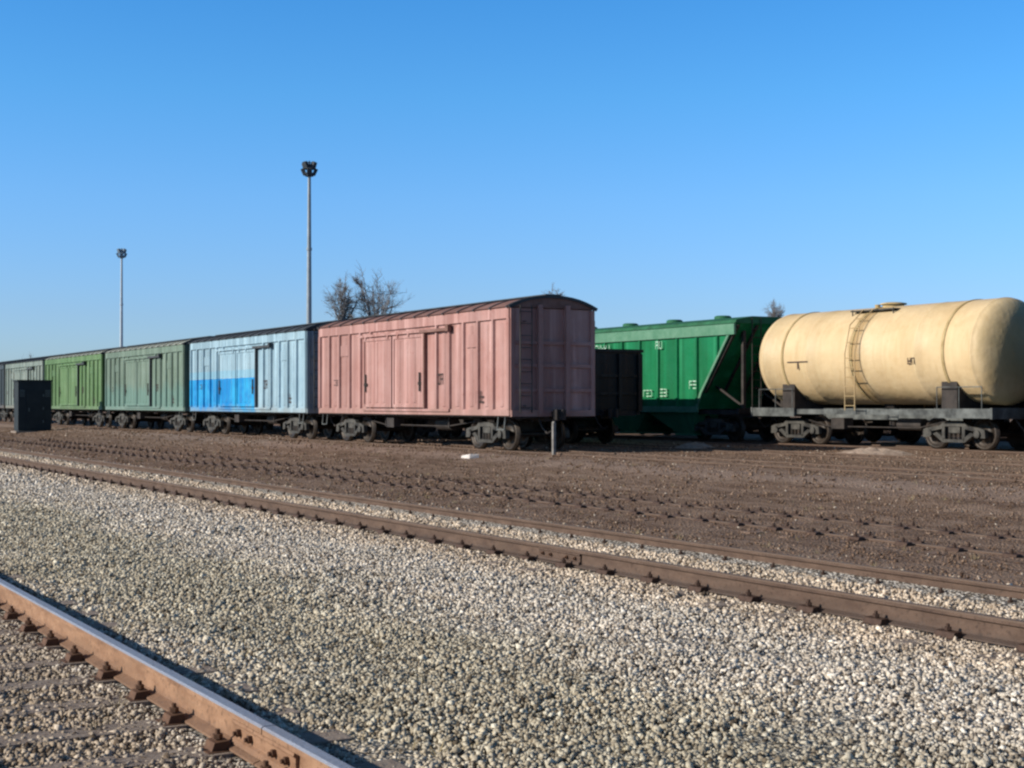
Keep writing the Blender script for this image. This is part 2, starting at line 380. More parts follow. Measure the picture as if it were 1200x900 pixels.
# ------------------------------------------------------------------ rails and sleepers
def rail(D, z, t0, t1, mat, label, group=None, name='rail'):
    prof = [(-.075, 0), (.075, 0), (.075, .011), (.012, .03), (.009, .13), (.037, .143), (.037, .172), (.028, .18), (-.028, .18), (-.037, .172), (-.037, .143), (-.009, .13), (-.012, .03), (-.075, .011)]
    b = MB(); b.prism(prof, t0, t1)
    o = b.build(name, mat); o.location = P(0, D, z); o.rotation_euler = (0, 0, ROT)
    return tag(o, label, 'rail', group)
rail(2.46, 0, 6.548, 500, M['rail_near'], 'large orange rusty rail with a worn blue grey head at the bottom left')
rail(2.46, 0, -8, 6.536, M['rail_near'], 'short near length of orange rail after the bolted joint at the bottom edge')
def joint(D, z, t, mat, label):
    root = thing('rail_joint', label, 'rail joint', t, D, z, 'bolted rail joints')
    for s_ in (-1, 1):
        b = MB(); b.prism([(s_*.0125, .034), (s_*.050, .024), (s_*.046, .05), (s_*.028, .06), (s_*.028, .115), (s_*.040, .124), (s_*.034, .140), (s_*.011, .128)], -.41, .41)
        b.build('joint_plate', mat, root, .002)
        for k in (-.32, -.16, .16, .32):
            b = MB(); b.tube((k, s_*.027, .087), (k, s_*.05, .087), .02, n=6, smooth=False); b.tube((k, s_*.05, .087), (k, s_*.066, .087), .011, n=8)
            b.build('bolt', M['fastener_near'], root)
joint(2.46, 0, 6.542, M['rail_near'], 'bolted joint in the orange rusty rail at the bottom edge of the picture')
joint(8.2, 0, 13.1, M['rail_rust'], 'bolted joint in the brown rail that crosses the picture')
rail(.94, 0, -8, 500, M['rail_near'], 'rusty partner rail of the nearest track, just outside the bottom left corner')
rail(8.2, 0, -8, 500, M['rail_rust'], 'brown rail crossing the whole picture over pale ballast')
rail(9.72, 0, -8, 500, M['rail_rust'], 'brown rail where pale ballast meets the brown soil')
rail(12.6, -.112, -8, 500, M['rail_rust'], 'nearer rail of the track sunk in brown soil')
rail(14.12, -.112, -8, 500, M['rail_rust'], 'farther rail of the track sunk in brown soil')
for k, (D, zr, lb) in enumerate(((21.85, .14, 'under the line of boxcars'), (27.2, .14, 'under the black gondola wagon'), (33.85, .14, 'under the cream tank wagon and green hoppers'))):
    for s, side in ((-.76, 'near'), (.76, 'far')):
        rail(D+s, zr, -8, 500, M['rail_rust'], f'brown {side} rail {lb}')

def make_sleeper(label, group, fm, sm=None):
    root = thing('sleeper', label, 'sleeper', 0, 0, 0, group)
    b = MB(); b.prism([(-1.35, -.16), (1.35, -.16), (1.35, -.02), (1.33, -.004), (-1.33, -.004), (-1.35, -.02)], -.12, .12)
    b.build('body', sm or M['sleeper'], root, .008)
    for s in (-1, 1):
        f = MB(); c = s*.76
        f.box(-.085, .085, c-.19, c+.19, -.004, -.0005)
        fw = .095 if fm is M['fastener'] else .06
        for e in (-1, 1):
            q = c+e*.115
            f.prism([(q-.05*1, -.0005), (q+.05, -.0005), (q+.035, .04), (q-.02*e-.02, .045)], -fw, fw)
            f.tube((0, q, .04), (0, q, .095), .014, n=6); f.tube((0, q, .05), (0, q, .072), .027, n=6, smooth=False)
        f.build('rail_fastener', fm, root)
    return root
def lay(Dc, z, t0, t1, step, label, group, fm, sm=None):
    proto = make_sleeper(label, group, fm, sm); t = t0; first = True
    while t < t1:
        o = proto if first else copy_tree(proto); first = False
        o.location = P(t, Dc+random.uniform(-.02, .02), z); o.rotation_euler = (0, 0, ROT+random.uniform(-.008, .008)); t += step
lay(1.7, 0, 1.2, 21, .72, 'dusty sleeper under the nearest track, bolted to the large orange rail', 'sleepers of the nearest track', M['fastener_near'])
lay(8.96, 0, 4.6, 46, .75, 'dusty sleeper half buried in pale ballast under the middle track', 'sleepers of the middle track', M['fastener'])
lay(13.36, .042, 8.5, 66, .78, 'soil covered sleeper of the track sunk in brown soil', 'sleepers of the sunken track', M['fastener'], simple('sleeper_soil', (.15, .095, .065), (.23, .155, .11), 6, bump=.01))

# ------------------------------------------------------------------ wagon running gear
def side_frame_mb(y):
    b = MB()
    pr = [(-1.2, .36), (-1.18, .58), (-.95, .66), (-.55, .66), (-.42, .80), (.42, .80), (.55, .66), (.95, .66), (1.18, .58), (1.2, .36),
          (1.02, .36), (.98, .46), (.74, .46), (.70, .38), (.50, .32), (.42, .22), (-.42, .22), (-.50, .32), (-.70, .38), (-.74, .46), (-.98, .46), (-1.02, .36)]
    # solid casting split in convex pieces
    def q(a): b.prism(a, y-.07, y+.07, 'y')
    q([(-1.2, .36), (-1.02, .36), (-.98, .48), (-.95, .66), (-1.18, .60)])
    q([(1.02, .36), (1.2, .36), (1.18, .60), (.95, .66), (.98, .48)])
    q([(-.98, .52), (-.42, .62), (-.42, .80), (-.55, .70), (-.95, .66)])
    q([(.42, .62), (.98, .52), (.95, .66), (.55, .70), (.42, .80)])
    q([(-.42, .69), (.42, .69), (.42, .80), (-.42, .80)])
    q([(-.80, .46), (-.42, .22), (-.34, .32), (-.66, .52)])
    q([(.42, .22), (.80, .46), (.66, .52), (.34, .32)])
    q([(-.42, .22), (.42, .22), (.42, .31), (-.42, .31)])
    q([(-.44, .31), (-.33, .31), (-.33, .69), (-.44, .69)]); q([(.33, .31), (.44, .31), (.44, .69), (.33, .69)])
    for x in (-.925, .925):
        b.tube((x, y-.02, .475), (x, y+.13, .475), .115, n=14)
    return b
def make_bogie(parent, x, mat_frame):
    b = MB(); b.box(-.22, .22, -1.05, 1.05, .5, .82); b.tube((0, 0, .8), (0, 0, .97), .22, n=14)
    for xx in (-.5, .5): b.box(xx-.05, xx+.05, -.95, .95, .42, .5)
    bo = b.build('bogie', M['bogie'], parent); bo.location = (x, 0, 0)
    for y in (-1.02, 1.02):
        side_frame_mb(y).build('side_frame', mat_frame, bo, .012)
        s = MB()
        for xx in (-.17, 0, .17):
            for k in range(6): s.tube((xx, y, .315+k*.03), (xx, y, .335+k*.03), .075, n=10)
        s.build('spring_set', M['wheel'], bo)
    for x_ in (-.925, .925):
        s = MB(); s.tube((x_, -1.0, .475), (x_, 1.0, .475), .08, n=12); s.build('axle', M['wheel'], bo)
        for y in (-.76, .76):
            o = -1 if y < 0 else 1
            wh = MB()
            wh.lathe([(-.075*o, .0), (-.075*o, .15), (-.02*o, .18), (-.02*o, .38), (.05*o*-1.2, .40), (-.065*o, .50), (-.035*o, .50), (-.025*o, .475), (.07*o, .465), (.07*o, .39), (.02*o, .38), (.02*o, .18), (.08*o, .15), (.08*o, .0)], (x_, y, .475), 'y', 26)
            wh.build('wheel', M['wheel'], bo)
    return bo
def coupler(parent, L2, s):
    b = MB(); b.box(*sorted((s*L2, s*(L2+.28))), -.09, .09, .96, 1.14)
    b.prism([(s*(L2+.28), -.16), (s*(L2+.42), -.2), (s*(L2+.47), -.08), (s*(L2+.36), 0), (s*(L2+.47), .14), (s*(L2+.40), .2), (s*(L2+.28), .15)], .90, 1.2, 'z')
    b.path([(s*L2, .45, .92), (s*(L2+.2), .47, .70), (s*(L2+.38), .4, .52), (s*(L2+.44), .25, .6)], .028)
    b.tube((s*(L2+.03), -.1, 1.0), (s*(L2+.03), 1.25, .95), .02)
    return b.build('coupler', M['under'], parent)
def underframe(parent, L, mat, z0=.98, z1=1.2, w=1.36):
    h = L/2
    b = MB()
    for s in (-1, 1): b.box(-h, h, *sorted((s*w, s*(w-.12))), z0, z1)
    b.box(-h, h, -.22, .22, .86, z1-.02)
    n = 12
    for k in range(n):
        x = -h+.15+k*(L-.3)/(n-1); b.box(x-.1, x+.1, -w+.125, w-.125, .95, z1-.03)
    o = b.build('underframe', mat, parent)
    g = MB()                                   # brake gear and boxes under the floor
    g.tube((-1.9, .5, .72), (-.9, .5, .72), .2, n=14); g.tube((.4, -.3, .75), (1.3, -.3, .75), .16, n=14)
    g.box(1.2, 1.75, .75, 1.15, .58, .9)
    g.path([(-h+2.6, .85, .86), (-2.2, .9, .66), (2.4, .9, .66), (h-2.6, .85, .86)], .022)
    g.tube((-3.2, .1, .6), (3.2, .1, .6), .025)
    for k in (-1, 1):
        g.box(k*2.3-.03, k*2.3+.03, .87, .93, .6, .97)
    g.build('brake_gear', M['under'], parent)
    return o

# ------------------------------------------------------------------ boxcar
def strokes(b, x, z, y, h, n, w=.5, seed=1):   # a row of small worn stencil figures
    rr = random.Random(seed); cw = h*.62
    for k in range(n):
        a = x-k*cw*1.25
        for (p, q, r_, s) in ((0, .18, 0, 1), (.82, 1, 0, 1), (0, 1, 0, .16), (0, 1, .84, 1), (0, 1, .42, .58)):
            if rr.random() < .62: b.box(a-q*cw, a-p*cw, y, y+.004, z+r_*h, z+s*h)
def make_boxcar(label, t_near, L, body, roof, D=21.85, dirs=1, group='boxcars coupled in one line'):
    zr = .32; h = L/2; W = 1.4
    root = thing('boxcar', label, 'boxcar', t_near+h, D, zr, group)
    zb, ze = .98, 4.08
    # panels between posts
    b = MB(); b.box(-h+.02, h-.02, -W+.02, W-.02, 1.16, ze)
    b.build('wall', body, root)
    r = MB()
    for s in (-1, 1):
        r.box(-h, h, *sorted((s*(W-.02), s*(W+.035))), 1.02, 1.2)         # sill strip
        r.box(-h, h, *sorted((s*(W-.02), s*(W+.05))), ze-.30, ze+.0)      # top rail
        xs = [-h+.06, -h+.95, -h+1.85, -h+2.75, -h+3.65, -h+4.5]
        for x in xs+[-q for q in xs]:
            ww = .075 if abs(abs(x)-h+.06) < .01 else .05
            r.prism([(x-ww-.03, s*(W-.02)), (x+ww+.03, s*(W-.02)), (x+ww, s*(W+.055)), (x-ww, s*(W+.055))], 1.2, ze-.30, 'z')
        # shallow pressed battens between posts
        for i in range(len(xs)-1):
            for sg in (-1, 1):
                x = sg*(xs[i]+xs[i+1])/2
                r.prism([(x-.13, s*(W-.02)), (x+.13, s*(W-.02)), (x+.07, s*(W+.012)), (x-.07, s*(W+.012))], 1.28, ze-.42, 'z')
    r.build('side_posts', body, root)
    # ends
    for s in (-1, 1):
        e = MB(); X0, X1 = s*(h-.02), s*(h+.06)
        for y in (-W+.05, W-.05): e.box(*sorted((X0, X1)), y-.06, y+.06, 1.05, ze-.02)
        for y in (-.46, .46): e.box(*sorted((X0, s*(h+.13))), y-.07, y+.07, 1.05, ze+.1)
        for z in (1.75, 2.45, 3.1): e.box(*sorted((X0, s*(h+.045))), -W+.1, W-.1, z-.05, z+.05)
        e.box(*sorted((X0, s*(h+.1))), -W, W, 1.0, 1.18)
        e.build('end_posts', body, root)
    # roof with arched section
    def arc(k): a = -1+2*k/14; return ((W+.10)*a, ze+.02+.33*(1-abs(a)**2.3))
    pr = [arc(k) for k in range(15)]
    f = MB(); f.prism(pr, -h-.05, h+.05); ro = f.build('roof', roof, root)
    rb = MB()
    n = 14
    for k in range(n+1):
        x = -h+.06+k*(L-.12)/n
        rb.prism([(y*1.004, z+.028) for y, z in pr]+[(y*.996, z-.03) for y, z in pr[::-1]], x-.035, x+.035)
    rb.box(-h-.05, h+.05, -.25, .25, ze+.39, ze+.42)
    for s in (-1, 1):
        rb.prism([(y*1.0, z+.035) for y, z in pr]+[(y*.97, z-.045) for y, z in pr[::-1]], *sorted((s*(h+.05), s*(h+.10))))
    rb.build('roof_ribs', M['roof_dark'], ro)
    # sliding doors on each side with hanger rail
    for s in (-1, 1):
        y = s*(W+.06)
        for (x0, x1) in ((-1.62, .58), (.68, 2.9)):
            d = MB(); d.box(x0, x1, *sorted((s*(W-.01), y)), 1.24, 3.56)
            for x in (x0, x1-.09): d.box(x, x+.09, *sorted((y, y+s*.035)), 1.24, 3.56)
            for z in (1.24, 3.46): d.box(x0+.09, x1-.09, *sorted((y, y+s*.03)), z, z+.1)
            for x in (x0+.62, x0+1.18, x0+1.72): d.prism([(x-.1, y), (x+.1, y), (x+.05, y+s*.03), (x-.05, y+s*.03)], 1.4, 3.4, 'z')
            do = d.build('door', body, root)
            hd = MB(); xh = x0+.2 if x0 < 0 else x1-.2
            hd.box(xh-.03, xh+.03, *sorted((y+s*.03, y+s*.07)), 1.75, 2.35); hd.box(xh-.12, xh+.12, *sorted((y+s*.031, y+s*.05)), 1.95, 2.05)
            hd.build('handle', M['under'], do)
        g = MB(); g.box(-1.4, 3.2, *sorted((s*(W+.055), s*(W+.11))), 3.60, 3.68)
        g.box(-3.35, 3.0, *sorted((s*(W+.036), s*(W+.09))), 1.12, 1.2)
        for x in (-.6, .2, .95, 2.7): g.box(x-.05, x+.05, *sorted((s*(W+.06), s*(W+.12))), 3.5, 3.599)
        g.build('door_rail', body, root)
        g = MB(); g.box(-3.4, -1.45, *sorted((s*(W+.056), s*(W+.14))), 3.58, 3.67); g.box(-3.45, -3.28, *sorted((s*(W+.057), s*(W+.17))), 3.56, 3.76)
        g.box(-1.72, -1.63, *sorted((s*(W-.01), s*(W+.1))), 1.22, 3.575); 
        g.build('door_stop', M['roof_dark'] if body is not M['pink'] else M['roof'], root)
        g = MB(); g.box(.585, .675, *sorted((s*(W-.015), s*(W+.012))), 1.26, 3.5); g.build('door_gap_shade', M['roof_dark'] if body is not M['pink'] else M['roof'], root)  # dark strip standing in for the shade in the gap between door leaves
        for x in (-h+2.25, h-2.3):
            k = MB(); k.box(x-.33, x+.33, *sorted((s*(W-.01), s*(W+.03))), 3.02, 3.4); k.build('hatch', body, root)
        m = MB()
        if s > 0:
            strokes(m, -2.4, 1.95, W+.014, .34, 2, seed=3); strokes(m, -3.55, 1.75, W+.014, .2, 1, seed=5)
            strokes(m, -4.95, 1.38, W+.014, .36, 2, seed=8); strokes(m, 5.6, 2.0, W+.014, .2, 4, seed=2)
        else: strokes(m, 2.4, 2.0, -W-.018, .24, 5, seed=3)
        m.build('stencil_marking', M['dark_mark'], root)
    # end ladder and running board brackets
    for s in (-1, 1):
        l = MB(); X = s*(h+.16)
        for yy in (.78, 1.16): l.tube((X, yy*-s, 1.1), (X, yy*-s, 4.15), .016, n=6)
        for k in range(9): l.tube((X, .78*-s, 1.25+k*.34), (X, 1.16*-s, 1.25+k*.34), .013, n=6)
        for z in (1.3, 3.7): l.tube((X, .97*-s, z), (s*h, .97*-s, z), .015, n=6)
        l.build('ladder', M['bogie'], root)
        coupler(root, h, s)
    underframe(root, L-.02, M['under'])
    for s in (-1, 1):
        st = MB(); x = s*(h-.5)
        st.path([(x-.2, W-.02, 1.0), (x-.2, W+.02, .62), (x+.2, W+.02, .62), (x+.2, W-.02, 1.0)], .02, 6)
        st.build('step', M['frame_grey'], root)
        make_bogie(root, s*(h-2.0), M['bogie'])
    return root
make_boxcar('faded pink red boxcar nearest the camera, with sliding doors and a dark shaded end', 35.4, 13.87, M['pink'], M['roof'])
make_boxcar('pale blue boxcar with a bright blue lower patch, coupled behind the pink one', 50.55, 13.87, M['blue'], M['roof_dark'])
make_boxcar('grey green boxcar with teal tint between the blue and the yellow green boxcars', 65.45, 13.87, M['olive'], M['roof_olive'])
make_boxcar('yellow green boxcar, fourth in the line of boxcars', 80.15, 13.87, M['lime'], M['roof_olive'])
make_boxcar('pale grey boxcar at the left, partly hidden by the dark hut', 94.8, 11.8, M['pale'], M['roof_dark'])
make_boxcar('dark slate boxcar at the left edge, last in the line', 107.2, 13.87, M['slate'], M['roof_dark'])

# ------------------------------------------------------------------ gondola
def make_gondola(label, t_near, D, L=13.4):
    h = L/2; W = 1.4; root = thing('gondola_wagon', label, 'gondola wagon', t_near+h, D, .32)
    b = MB(); zt = 3.1
    for s in (-1, 1):
        b.box(-h, h, *sorted((s*W, s*(W-.06))), 1.15, zt); b.box(*sorted((s*h, s*(h-.06))), -W+.062, W-.062, 1.15, zt)
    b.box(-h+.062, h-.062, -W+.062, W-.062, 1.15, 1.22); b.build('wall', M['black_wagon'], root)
    r = MB()
    for s in (-1, 1):
        for k in range(9):
            x = -h+.1+k*(L-.2)/8; r.box(x-.07, x+.07, *sorted((s*(W+.001), s*(W+.1))), 1.1, zt-.05)
        r.box(-h-.05, h+.05, *sorted((s*(W-.08), s*(W+.08))), zt+.002, zt+.1)
        for y in (-1.3, -.5, .5, 1.3): r.box(*sorted((s*(h+.001), s*(h+.1))), y-.06, y+.06, 1.1, zt-.05)
        for z in (1.7, 2.3): r.box(*sorted((s*(h+.001), s*(h+.07))), -1.2, 1.2, z-.04, z+.04)
        r.box(*sorted((s*(h-.05), s*(h+.08))), -W+.09, W-.09, zt+.002, zt+.1)
    r.build('posts', M['black_wagon'], root)
    underframe(root, L, M['under'])
    for s in (-1, 1): coupler(root, h, s); make_bogie(root, s*(h-2.1), M['under'])
    return root
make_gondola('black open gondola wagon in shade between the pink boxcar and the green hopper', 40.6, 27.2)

proto = [o for o in C.objects if o.name == 'gondola_wagon'][0]; proto['group'] = 'black gondola wagons'
for t, D, lb in ((54.9, 27.2, 'added black gondola hidden behind the pink and blue boxcars, blocking light below their floors'),  # this one and the next are added to block light under the boxcars
                 (69.2, 27.2, 'added black gondola hidden behind the grey green boxcar, blocking light below its floor'),
                 (12.0, 38.0, 'black gondola wagon beyond the right end of the cream tank wagon'),
                 (26.3, 38.0, 'black gondola wagon beyond the middle of the cream tank wagon'),
                 (40.6, 38.0, 'black gondola wagon beyond the gap between green hopper and tank wagon'),
                 (54.9, 38.0, 'black gondola hidden behind the green hopper, seen only below its chutes')):
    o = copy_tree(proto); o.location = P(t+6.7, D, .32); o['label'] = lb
# ------------------------------------------------------------------ hopper
def make_hopper(label, t_near, L=14.0, D=33.8):
    h = L/2; W = 1.4; root = thing('hopper_wagon', label, 'hopper wagon', t_near+h, D, .32, 'green hopper wagons')
    zt, zb, zv = 4.2, 1.16, 1.75; sl = 2.15
    out = [(-h, zt), (h, zt), (h-sl+.25, zv), (h-sl, zb), (-h+sl, zb), (-h+sl-.25, zv)]
    b = MB(); b.prism([(x, z) for x, z in out], -W, W, 'y'); b.build('body', M['hopper'], root)
    tr = MB()
    def xe(z): return h-(zt-z)/(zt-zv)*(sl-.25) if z > zv else h-sl+.25*(z-zb)/(zv-zb)
    for s in (-1, 1):
        n = 11; r = MB()
        for k in range(n):
            x = -h+1.0+k*(L-2.0)/(n-1)
            z0 = zb+.1
            while xe(z0) < abs(x)+.12: z0 += .05
            r.prism([(x-.08, s*(W+.001)), (x+.08, s*(W+.001)), (x+.045, s*(W+.085)), (x-.045, s*(W+.085))], z0, zt-.42, 'z')
        r.build('ribs', M['hopper'], root)
        tr.box(-h, h, *sorted((s*(W+.001), s*(W+.09))), zt-.40, zt-.02)
        tr.box(-h+sl, h-sl, *sorted((s*(W+.001), s*(W+.07))), zb-.12, zb+.1)
        for q in (-1, 1):                         # flange up the sloping edge
            tr.prism([(q*xe(zt-.41), zt-.41), (q*(xe(zt-.41)-.13), zt-.41), (q*(xe(zv)-.13), zv), (q*(h-sl-.13), zb+.1), (q*(h-sl), zb+.1), (q*xe(zv), zv)], *sorted((s*(W+.001), s*(W+.06))), 'y')
    tr.build('edge_trim', M['hopper_trim'], root)
    f = MB(); pr = [(-W-.08, zt+.001), (W+.08, zt+.001), (W+.02, zt+.12), (.7, zt+.26), (-.7, zt+.26), (-W-.02, zt+.12)]
    f.prism(pr, -h-.06, h+.06); ro = f.build('roof', M['roof_green'], root)
    for x in (-4.5, -1.5, 1.5, 4.5):
        q = MB(); q.lathe([(zt+.262, .32), (zt+.38, .32), (zt+.42, .25), (zt+.43, 0)], (x, 0, 0), 'z', 18); q.build('loading_hatch', M['roof_green'], ro)
    # end ribs and frame posts
    for s in (-1, 1):
        e = MB()
        for y in (-1.3, -.45, .45, 1.3):
            e.prism([(s*(h-.02), zt-.06), (s*(h+.07), zt-.06), (s*(h-sl+.32), zv), (s*(h-sl+.25), zv)], y-.05, y+.05, 'y')
        for y in (-.9, .9):
            e.box(*sorted((s*(h-.25), s*(h-.13))), y-.06, y+.06, 1.2, zt-.25)
            e.tube((s*(h-.2), y, 1.25), (s*(h-1.75), y, 2.0), .05, n=6)
        for y in (.35, .75): e.tube((s*(h+.1), y, 1.1), (s*(h+.1), y, zt+.2), .018, n=6)
        for k in range(10): e.tube((s*(h+.1), .35, 1.3+k*.3), (s*(h+.1), .75, 1.3+k*.3), .014, n=6)
        e.box(*sorted((s*(h-.02), s*(h+.09))), -1.36, 1.36, 1.0, 1.2)
        e.build('end_frame', M['under'], root)
    # discharge chutes
    for x, k in ((-3.1, -.55), (0, 0), (3.1, .55)):
        q = MB()
        q.add([(x-1.5, -W+.02, zb-.121), (x+1.5, -W+.02, zb-.121), (x+1.5, W-.02, zb-.121), (x-1.5, W-.02, zb-.121), (x+k-.5, -W+.3, .26), (x+k+.5, -W+.3, .26), (x+k+.5, W-.3, .26), (x+k-.5, W-.3, .26)],
              [(0,3,2,1),(4,5,6,7),(0,1,5,4),(1,2,6,5),(2,3,7,6),(3,0,4,7)])
        q.box(x+k-.56, x+k+.56, -W+.2, W-.24, .18, .255)
        q.build('discharge_chute', M['hopper'], root)
    m = MB()
    y = W+.09
    strokes(m, -2.3, 3.42, y, .3, 2, seed=11); strokes(m, 2.3, 3.42, y, .28, 7, seed=14)
    strokes(m, -1.5, 1.62, y, .26, 3, seed=17); strokes(m, -2.6, 1.62, y, .3, 2, seed=19); strokes(m, -4.4, 1.9, y, .3, 2, seed=21)
    m.build('stencil_marking', M['white_mark'], root)
    underframe(root, L, M['under'], .98, 1.13, 1.2)
    for s in (-1, 1): coupler(root, h, s); make_bogie(root, s*(h-1.75), M['bogie'])
    return root
make_hopper('bright green hopper wagon between the pink boxcar and the cream tank wagon', 40.2)
make_hopper('green hopper wagon cut off by the right edge, beyond the tank wagon', 13.45)

# ------------------------------------------------------------------ tank wagon
def make_tank(label, t0, t1, D=33.85):
    L = t1-t0; h = L/2; root = thing('tank_wagon', label, 'tank wagon', (t0+t1)/2, D, .32)
    Rr = 1.57; za = 2.90; hc = 4.62
    prof = [(-hc-.62, 0.001)]+[(-hc-.62*math.sin(a), Rr*math.cos(a)**.8) for a in [R(q) for q in (84, 76, 66, 55, 43, 31, 20, 10)]]
    prof += [(-hc, Rr), (-hc+.01, Rr+.012), (-hc+.07, Rr+.012), (-hc+.08, Rr)]
    for k in (-2.4, 0, 2.4): prof += [(k-.03, Rr), (k-.02, Rr+.008), (k+.02, Rr+.008), (k+.03, Rr)]
    prof += [(-a, r) for a, r in [(-hc+.08, Rr), (-hc+.07, Rr+.012), (-hc+.01, Rr+.012), (-hc, Rr)]]
    prof += [(hc+.62*math.sin(a), Rr*math.cos(a)**.8) for a in [R(q) for q in (10, 20, 31, 43, 55, 66, 76, 84)]]+[(hc+.62, .001)]
    b = MB(); b.lathe(prof, (0, 0, za), 'x', 72); b.build('barrel', M['tank'], root)
    for k, x in enumerate((-3.55, .28, 3.55)):   # clamp straps
        s = MB(); s.lathe([(x-.05, Rr+.002), (x-.05, Rr+.022), (x+.05, Rr+.022), (x+.05, Rr+.002)], (0, 0, za), 'x', 60)
        s.build('strap', M['tank_strap'], root)
    # manhole, platform and rails
    m = MB(); m.tube((0, 0, za+Rr-.08), (0, 0, za+Rr+.06), .34, n=20); m.lathe([(za+Rr+.06, .42), (za+Rr+.1, .42), (za+Rr+.13, .25), (za+Rr+.14, 0)], (0, 0, 0), 'z', 20)
    m.tube((.7, 0, za+Rr-.05), (.7, 0, za+Rr+.1), .09, n=12)
    m.build('manhole', M['tank_strap'], root)
    p = MB()
    p.box(-.95, .95, .42, .95, za+Rr-.16, za+Rr-.12); p.box(-.95, .95, -.95, -.42, za+Rr-.16, za+Rr-.12)
    for x in (-.9, .9):
        for y in (-.9, .9): p.tube((x, y, za+1.18), (x, y, za+Rr-.1), .02, n=6)
    p.build('platform', M['bogie'], root)
    # side ladder down the near face and the far face
    for s in (-1, 1):
        l = MB()
        for x in (-.22, .22):
            l.path([(x+.15, s*1.74, 1.15), (x+.15, s*1.74, 2.95), (x+.15, s*1.52, 3.85), (x+.15, s*.95, za+Rr-.12)], .018, 6)
        for k in range(6): l.tube((-.07, s*1.735, 1.3+k*.3), (.37, s*1.735, 1.3+k*.3), .014, n=6)
        for yy, zz in ((1.66, 3.3), (1.55, 3.75), (1.3, 4.05)): l.tube((-.07, s*yy, zz), (.37, s*yy, zz), .014, n=6)
        l.build('ladder', M['tank'], root)
    # frame
    f = MB()
    for s in (-1, 1):
        f.box(*sorted((s*3.1, s*h)), -1.42, 1.42, .98, 1.2)
        f.box(*sorted((s*3.1, s*h)), -1.46, -1.42, .94, 1.22); f.box(*sorted((s*3.1, s*h)), 1.42, 1.46, .94, 1.22)
        f.box(*sorted((s*(h-.02), s*(h+.06))), -1.48, 1.48, .92, 1.24)
    f.box(-3.1, 3.1, -.25, .25, .85, 1.2)
    for y in (-1.3, 1.3): f.box(-3.1, 3.1, y-.05, y+.05, 1.02, 1.18)
    f.build('underframe', M['frame_grey'], root)
    for x in (-3.55, 3.55):                      # saddles
        s = MB(); pr = [(-1.36, 1.2), (1.36, 1.2), (1.36, 2.0)]+[((Rr-.0)*math.sin(a), za-Rr*math.cos(a)) for a in [R(q) for q in (58, 40, 20, 0, -20, -40, -58)]]+[(-1.36, 2.0)]
        # convex strips under the barrel
        ys = [-1.3, -.9, -.45, 0, .45, .9, 1.3]
        for a, c in zip(ys, ys[1:]):
            za_, zc_ = za-math.sqrt(Rr*Rr-a*a)-.006, za-math.sqrt(Rr*Rr-c*c)-.006
            s.prism([(a, 1.202), (c, 1.202), (c, zc_), (a, za_)], x-.3, x+.3)
        s.build('saddle', M['under'], root)
    g = MB()
    g.tube((0, 0, 1.4), (0, 0, .62), .14, n=12); g.box(-.2, .2, -.2, .2, 1.24, 1.42)
    g.tube((-1.9, .6, .72), (-.9, .6, .72), .19, n=14); g.box(1.1, 1.7, .7, 1.1, .55, .9)
    g.path([(-3.2, .9, .86), (-2, .95, .62), (2, .95, .62), (3.2, .9, .86)], .022); g.build('brake_gear', M['under'], root)
    for s in (-1, 1):
        for x0, x1 in ((-4.9, -3.2), (3.2, 4.9)):
            hr = MB(); hr.tube((x0, s*1.44, 1.85), (x1, s*1.44, 1.85), .016, n=6)
            for x in (x0, (x0+x1)/2, x1): hr.tube((x, s*1.44, 1.2), (x, s*1.44, 1.85), .016, n=6)
            hr.build('handrail', M['frame_grey'], root)
    mk = MB()
    mk.box(2.3, 3.3, 1.574, 1.58, 2.72, 2.76); strokes(mk, -2.15, 2.55, 1.57, .2, 2, seed=31); mk.box(2.75, 2.8, 1.574, 1.58, 2.5, 2.72)
    mk.build('stencil_marking', M['dark_mark'], root)
    for s in (-1, 1): coupler(root, h, s); make_bogie(root, s*(h-1.75), M['bogie'])
    return root
make_tank('cream yellow tank wagon with a manhole and rust stains, at the right', 28.8, 39.3)

# ------------------------------------------------------------------ trackside hut, post
def at(px, Z):                                   # where a thing stands, from its bearing and distance
    return ((px-600)/FPX*Z, Z)
def loc_td(x, y): v = Vector((x, y, 0)); return v.dot(U), v.dot(V)
x, y = at(41, 78); t, D = loc_td(x, y)
hut = thing('equipment_hut', 'dark flat roofed steel hut standing before the pale grey boxcar', 'hut', t, D, GZ(D)-.02)
b = MB(); b.box(0, 1.1, -.87, .87, .12, 2.72); b.box(.04, 1.06, -.83, .83, 0, .118); b.build('body', M['hut'], hut)
b = MB(); b.box(-.05, 1.16, -.93, .93, 2.722, 2.80); b.build('roof', M['hut'], hut)
b = MB(); b.box(-.03, -.002, -.45, .45, .2, 2.25); d_ = b.build('door', M['hut'], hut)
b = MB()
for zz in (.5, 1.2, 1.9): b.box(-.05, -.031, -.47, -.40, zz, zz+.14)
b.build('hinge', M['hut_trim'], d_)
for yy in (-.66, .66):
    b = MB()
    for k in range(5): b.box(-.02, -.003, yy-.13, yy+.13, 1.9+k*.08, 1.94+k*.08)
    b.build('vent', M['hut_trim'], hut)
b = MB(); b.box(-.15, 1.25, -1.0, 1.0, -.1, .06); b.build('base', M['sleeper'], hut)
b = MB(); b.box(-.06, -.032, .28, .34, 1.1, 1.3); b.build('handle', M['hut_trim'], d_)
x, y = at(649, 39.6); t, D = loc_td(x, y)
b = MB(); b.box(-.045, .045, -.045, .045, 0, .9); b.prism([(-.045, .9), (.045, .9), (.0, .95)], -.045, .045)
po = b.build('marker_post', M['post'], None, .01); po.location = P(t, D, GZ(D)-.02); po.rotation_euler = (0, 0, ROT)
tag(po, 'short pale marker post standing in front of the shaded boxcar end', 'post')
